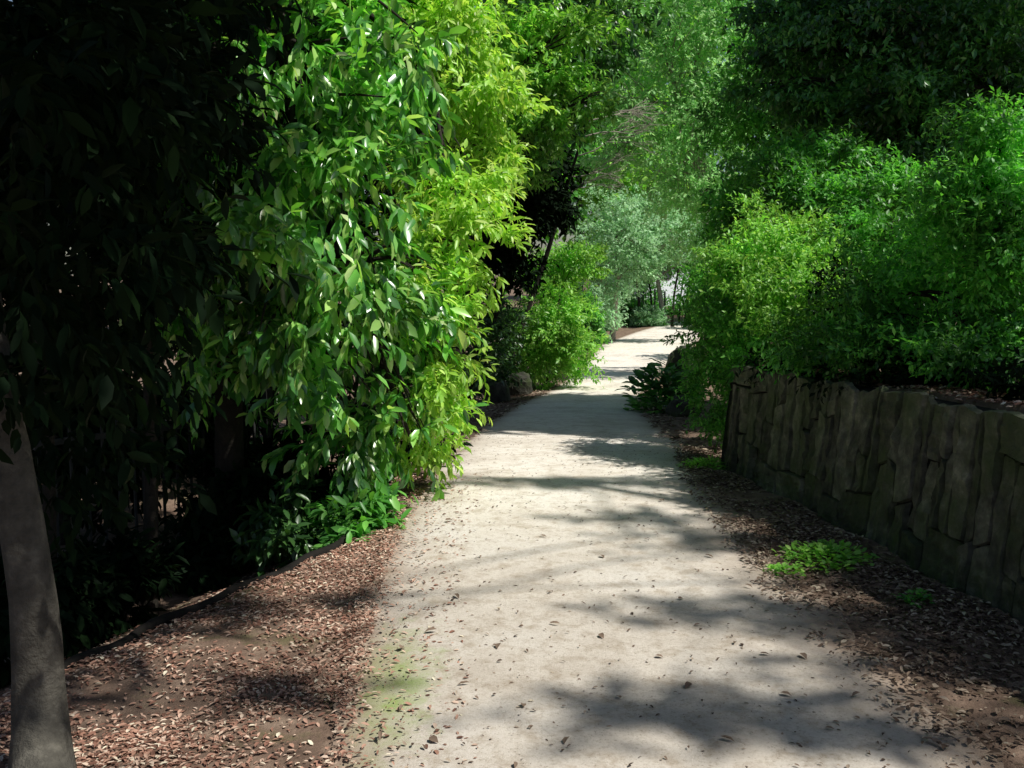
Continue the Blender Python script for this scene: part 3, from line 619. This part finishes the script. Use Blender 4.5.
# ------------------------------------------------------------ low plants
def rosette(name, px, py, Y, r, h, n, ll, mat, label, cat, lw=.4, g=None):
    c = W(px, py, Y) if Y else G(px, py); x0, y0 = c[0], c[1]; z = gz(x0, y0)
    th = rng.uniform(0, 2*math.pi, n); rr = rng.uniform(0,1,n)**.6*r*rng.uniform(.7,1.05,n)
    P = np.stack([x0+rr*np.cos(th), y0+rr*np.sin(th), np.zeros(n)], 1); P[:,2] = ground_z(P[:,0], P[:,1]) + rng.uniform(0, h, n)*np.maximum(.15, 1-.6*(rr/r)**2)+.012
    D = np.stack([np.cos(th+rng.normal(0,1,n)), np.sin(th+rng.normal(0,1,n)), rng.uniform(-.1,.8,n)], 1)
    N = unit(n)*.4; N[:,2] += 1
    V, i, s = leaves(P, D, N, ll*rng.uniform(.6,1.2,n), ll*lw*rng.uniform(.8,1.2,n), T_BIG)
    o = link(name, np_mesh(name, V-[x0,y0,z], i, s, M[mat]), None, (float(x0), float(y0), z)); tag(o, label, cat, g); return o
rosette('broad_leaved_plant', 664, 415, 15.5, .60, .75, 460, .24, 'leaf_layer', 'broad leaved dark plant at the right path edge before the bend', 'plant')
rosette('weed_patch', 825, 562, None, .27, .06, 480, .045, 'leaf_bright', 'bright green low weed at the foot of the wall', 'weed', .6)
rosette('weed_patch', 785, 574, None, .10, .04, 130, .04, 'leaf_bright', 'small green weed tuft just left of the larger wall weed', 'weed', .6)
rosette('weed_patch', 706, 463, None, .22, .08, 320, .06, 'leaf_bright', 'sunlit grassy tuft at the far foot of the wall', 'weed', .3)
rosette('weed_patch', 915, 602, None, .09, .04, 80, .035, 'leaf_mid', 'dim weed among litter near the right end of the wall', 'weed', .6)

# ------------------------------------------------------------ leaf litter
def litter(name, X_, Y_, size, mat, label, lift=.010, tilt=.35):
    n = len(X_); Z_ = np.maximum(ground_z(X_, Y_), np.where((X_ > xL(Y_)-.03) & (X_ < xR(Y_)+.03), prof(Y_)+.014, -9)) + lift*rng.uniform(.3, 1.6, n)
    P = np.stack([X_, Y_, Z_], 1); th = rng.uniform(0, 2*math.pi, n)
    D = np.stack([np.cos(th), np.sin(th), rng.normal(0, tilt*.5, n)], 1); N = unit(n)*tilt; N[:,2] += 1
    L = size*rng.uniform(.3, 1.5, n); V, i, s = leaves(P, D, N, L, L*rng.uniform(.3,.6,n), (T_BIG[0]*[1,1,1.6]+[0,0,.1], T_BIG[1]))
    V[:,2] = np.maximum(V[:,2], np.repeat(Z_-lift*.6, 8))
    o = link(name, np_mesh(name, V, i, s, M[mat], False)); tag(o, label, 'leaf litter', kind='stuff'); return o
def clump(X_, Y_, th=.45):
    v = .5+.25*np.sin(2.3*X_+1.7*Y_+1)+.2*np.sin(5.1*X_-3.3*Y_)+.2*np.sin(9*Y_+4*X_+2); return rng.uniform(0,1,len(X_)) < (th+v)
n = 30000; Yr = 2.2+8*rng.uniform(0,1,n)**1.3; wv = wx(Yr)-.03; f = rng.uniform(0,1,n)**.7; Xr = xR(Yr)-.25 + (wv-xR(Yr)+.25)*f; k = clump(Xr,Yr,.1)
litter('leaf_litter', Xr[k], Yr[k], .033, 'litter', 'brown fallen leaves between the path and the wall')
n = 100000; Yl = 2.0+6*rng.uniform(0,1,n)**1.2; Xl = xL(Yl)+.08 - 2.2*rng.uniform(0,1,n)**.9; k = clump(Xl,Yl,.12) & (Xl > xe(Yl)-.05-1.2*rng.uniform(0,1,n)**3)
fr_ = rng.uniform(0,1,n) < .022; Xl = np.where(fr_, xL(Yl)+.5*rng.uniform(0,1,n)**2, Xl); k |= fr_
litter('leaf_litter', Xl[k], Yl[k], .024, 'litter_red', 'reddish brown fallen leaves covering the left bank', tilt=.22, lift=.007)
n = 6000; Yr = rng.uniform(2.5,8.2,n); Xr = wx(Yr)+.08+.9*rng.uniform(0,1,n)**1.3
litter('leaf_litter', Xr, Yr, .04, 'litter_red', 'fallen leaves lying on top of the stone wall')
n = 3500; Yr = 9+14*rng.uniform(0,1,n); sd = rng.uniform(0,1,n) < .55
Xr = np.where(sd, xR(Yr)-.1+.9*rng.uniform(0,1,n)**1.2, xL(Yr)+.08-.7*rng.uniform(0,1,n))
litter('leaf_litter', Xr, Yr, .07, 'litter', 'fallen leaves on both edges of the farther path')
n = 3600; Yp = 2.6+9*rng.uniform(0,1,n)**1.3; e = rng.uniform(0,1,n); e = np.where(rng.uniform(0,1,n)<.5, e**2.6, 1-e**2.6); Xp = xL(Yp)+(xR(Yp)-xL(Yp))*e
litter('leaf_crumbs', Xp, Yp, .018, 'litter', 'tiny leaf crumbs scattered over the path')
for px, py in ((437,636),(402,712),(549,598),(678,604),(523,714),(655,662),(705,560),(600,560),(470,690),(570,745),(735,650),(620,705),(500,650),(455,600),(780,700),(825,735),(690,690),(540,540),(480,560),(640,530),(585,515),(660,505),(515,770),(745,590),(430,745),(860,700),(720,745),(600,640),(420,560),(445,525),(495,510),(560,630),(380,740),(400,655),(700,630),(760,660),(800,660)):
    c = G(px, py); z = float(prof(c[1]))+.024
    th = random.uniform(0, 6.28)
    V, i, s = leaves(np.zeros((1,3)), np.array([[math.cos(th), math.sin(th), .15]]), np.array([[random.uniform(-.4,.4), random.uniform(-.4,.4), 1.]]), np.array([random.uniform(.03,.06)]), np.array([random.uniform(.014,.030)]), (T_BIG[0]*[1,1,2]+[0,0,.15], T_BIG[1]))
    o = link('fallen_leaf', np_mesh('fallen_leaf', V, i, s, M['litter'], False), None, (float(c[0]), float(c[1]), z))
    tag(o, 'single dry brown leaf lying on the pale path', 'leaf', 'single fallen leaves on the path')
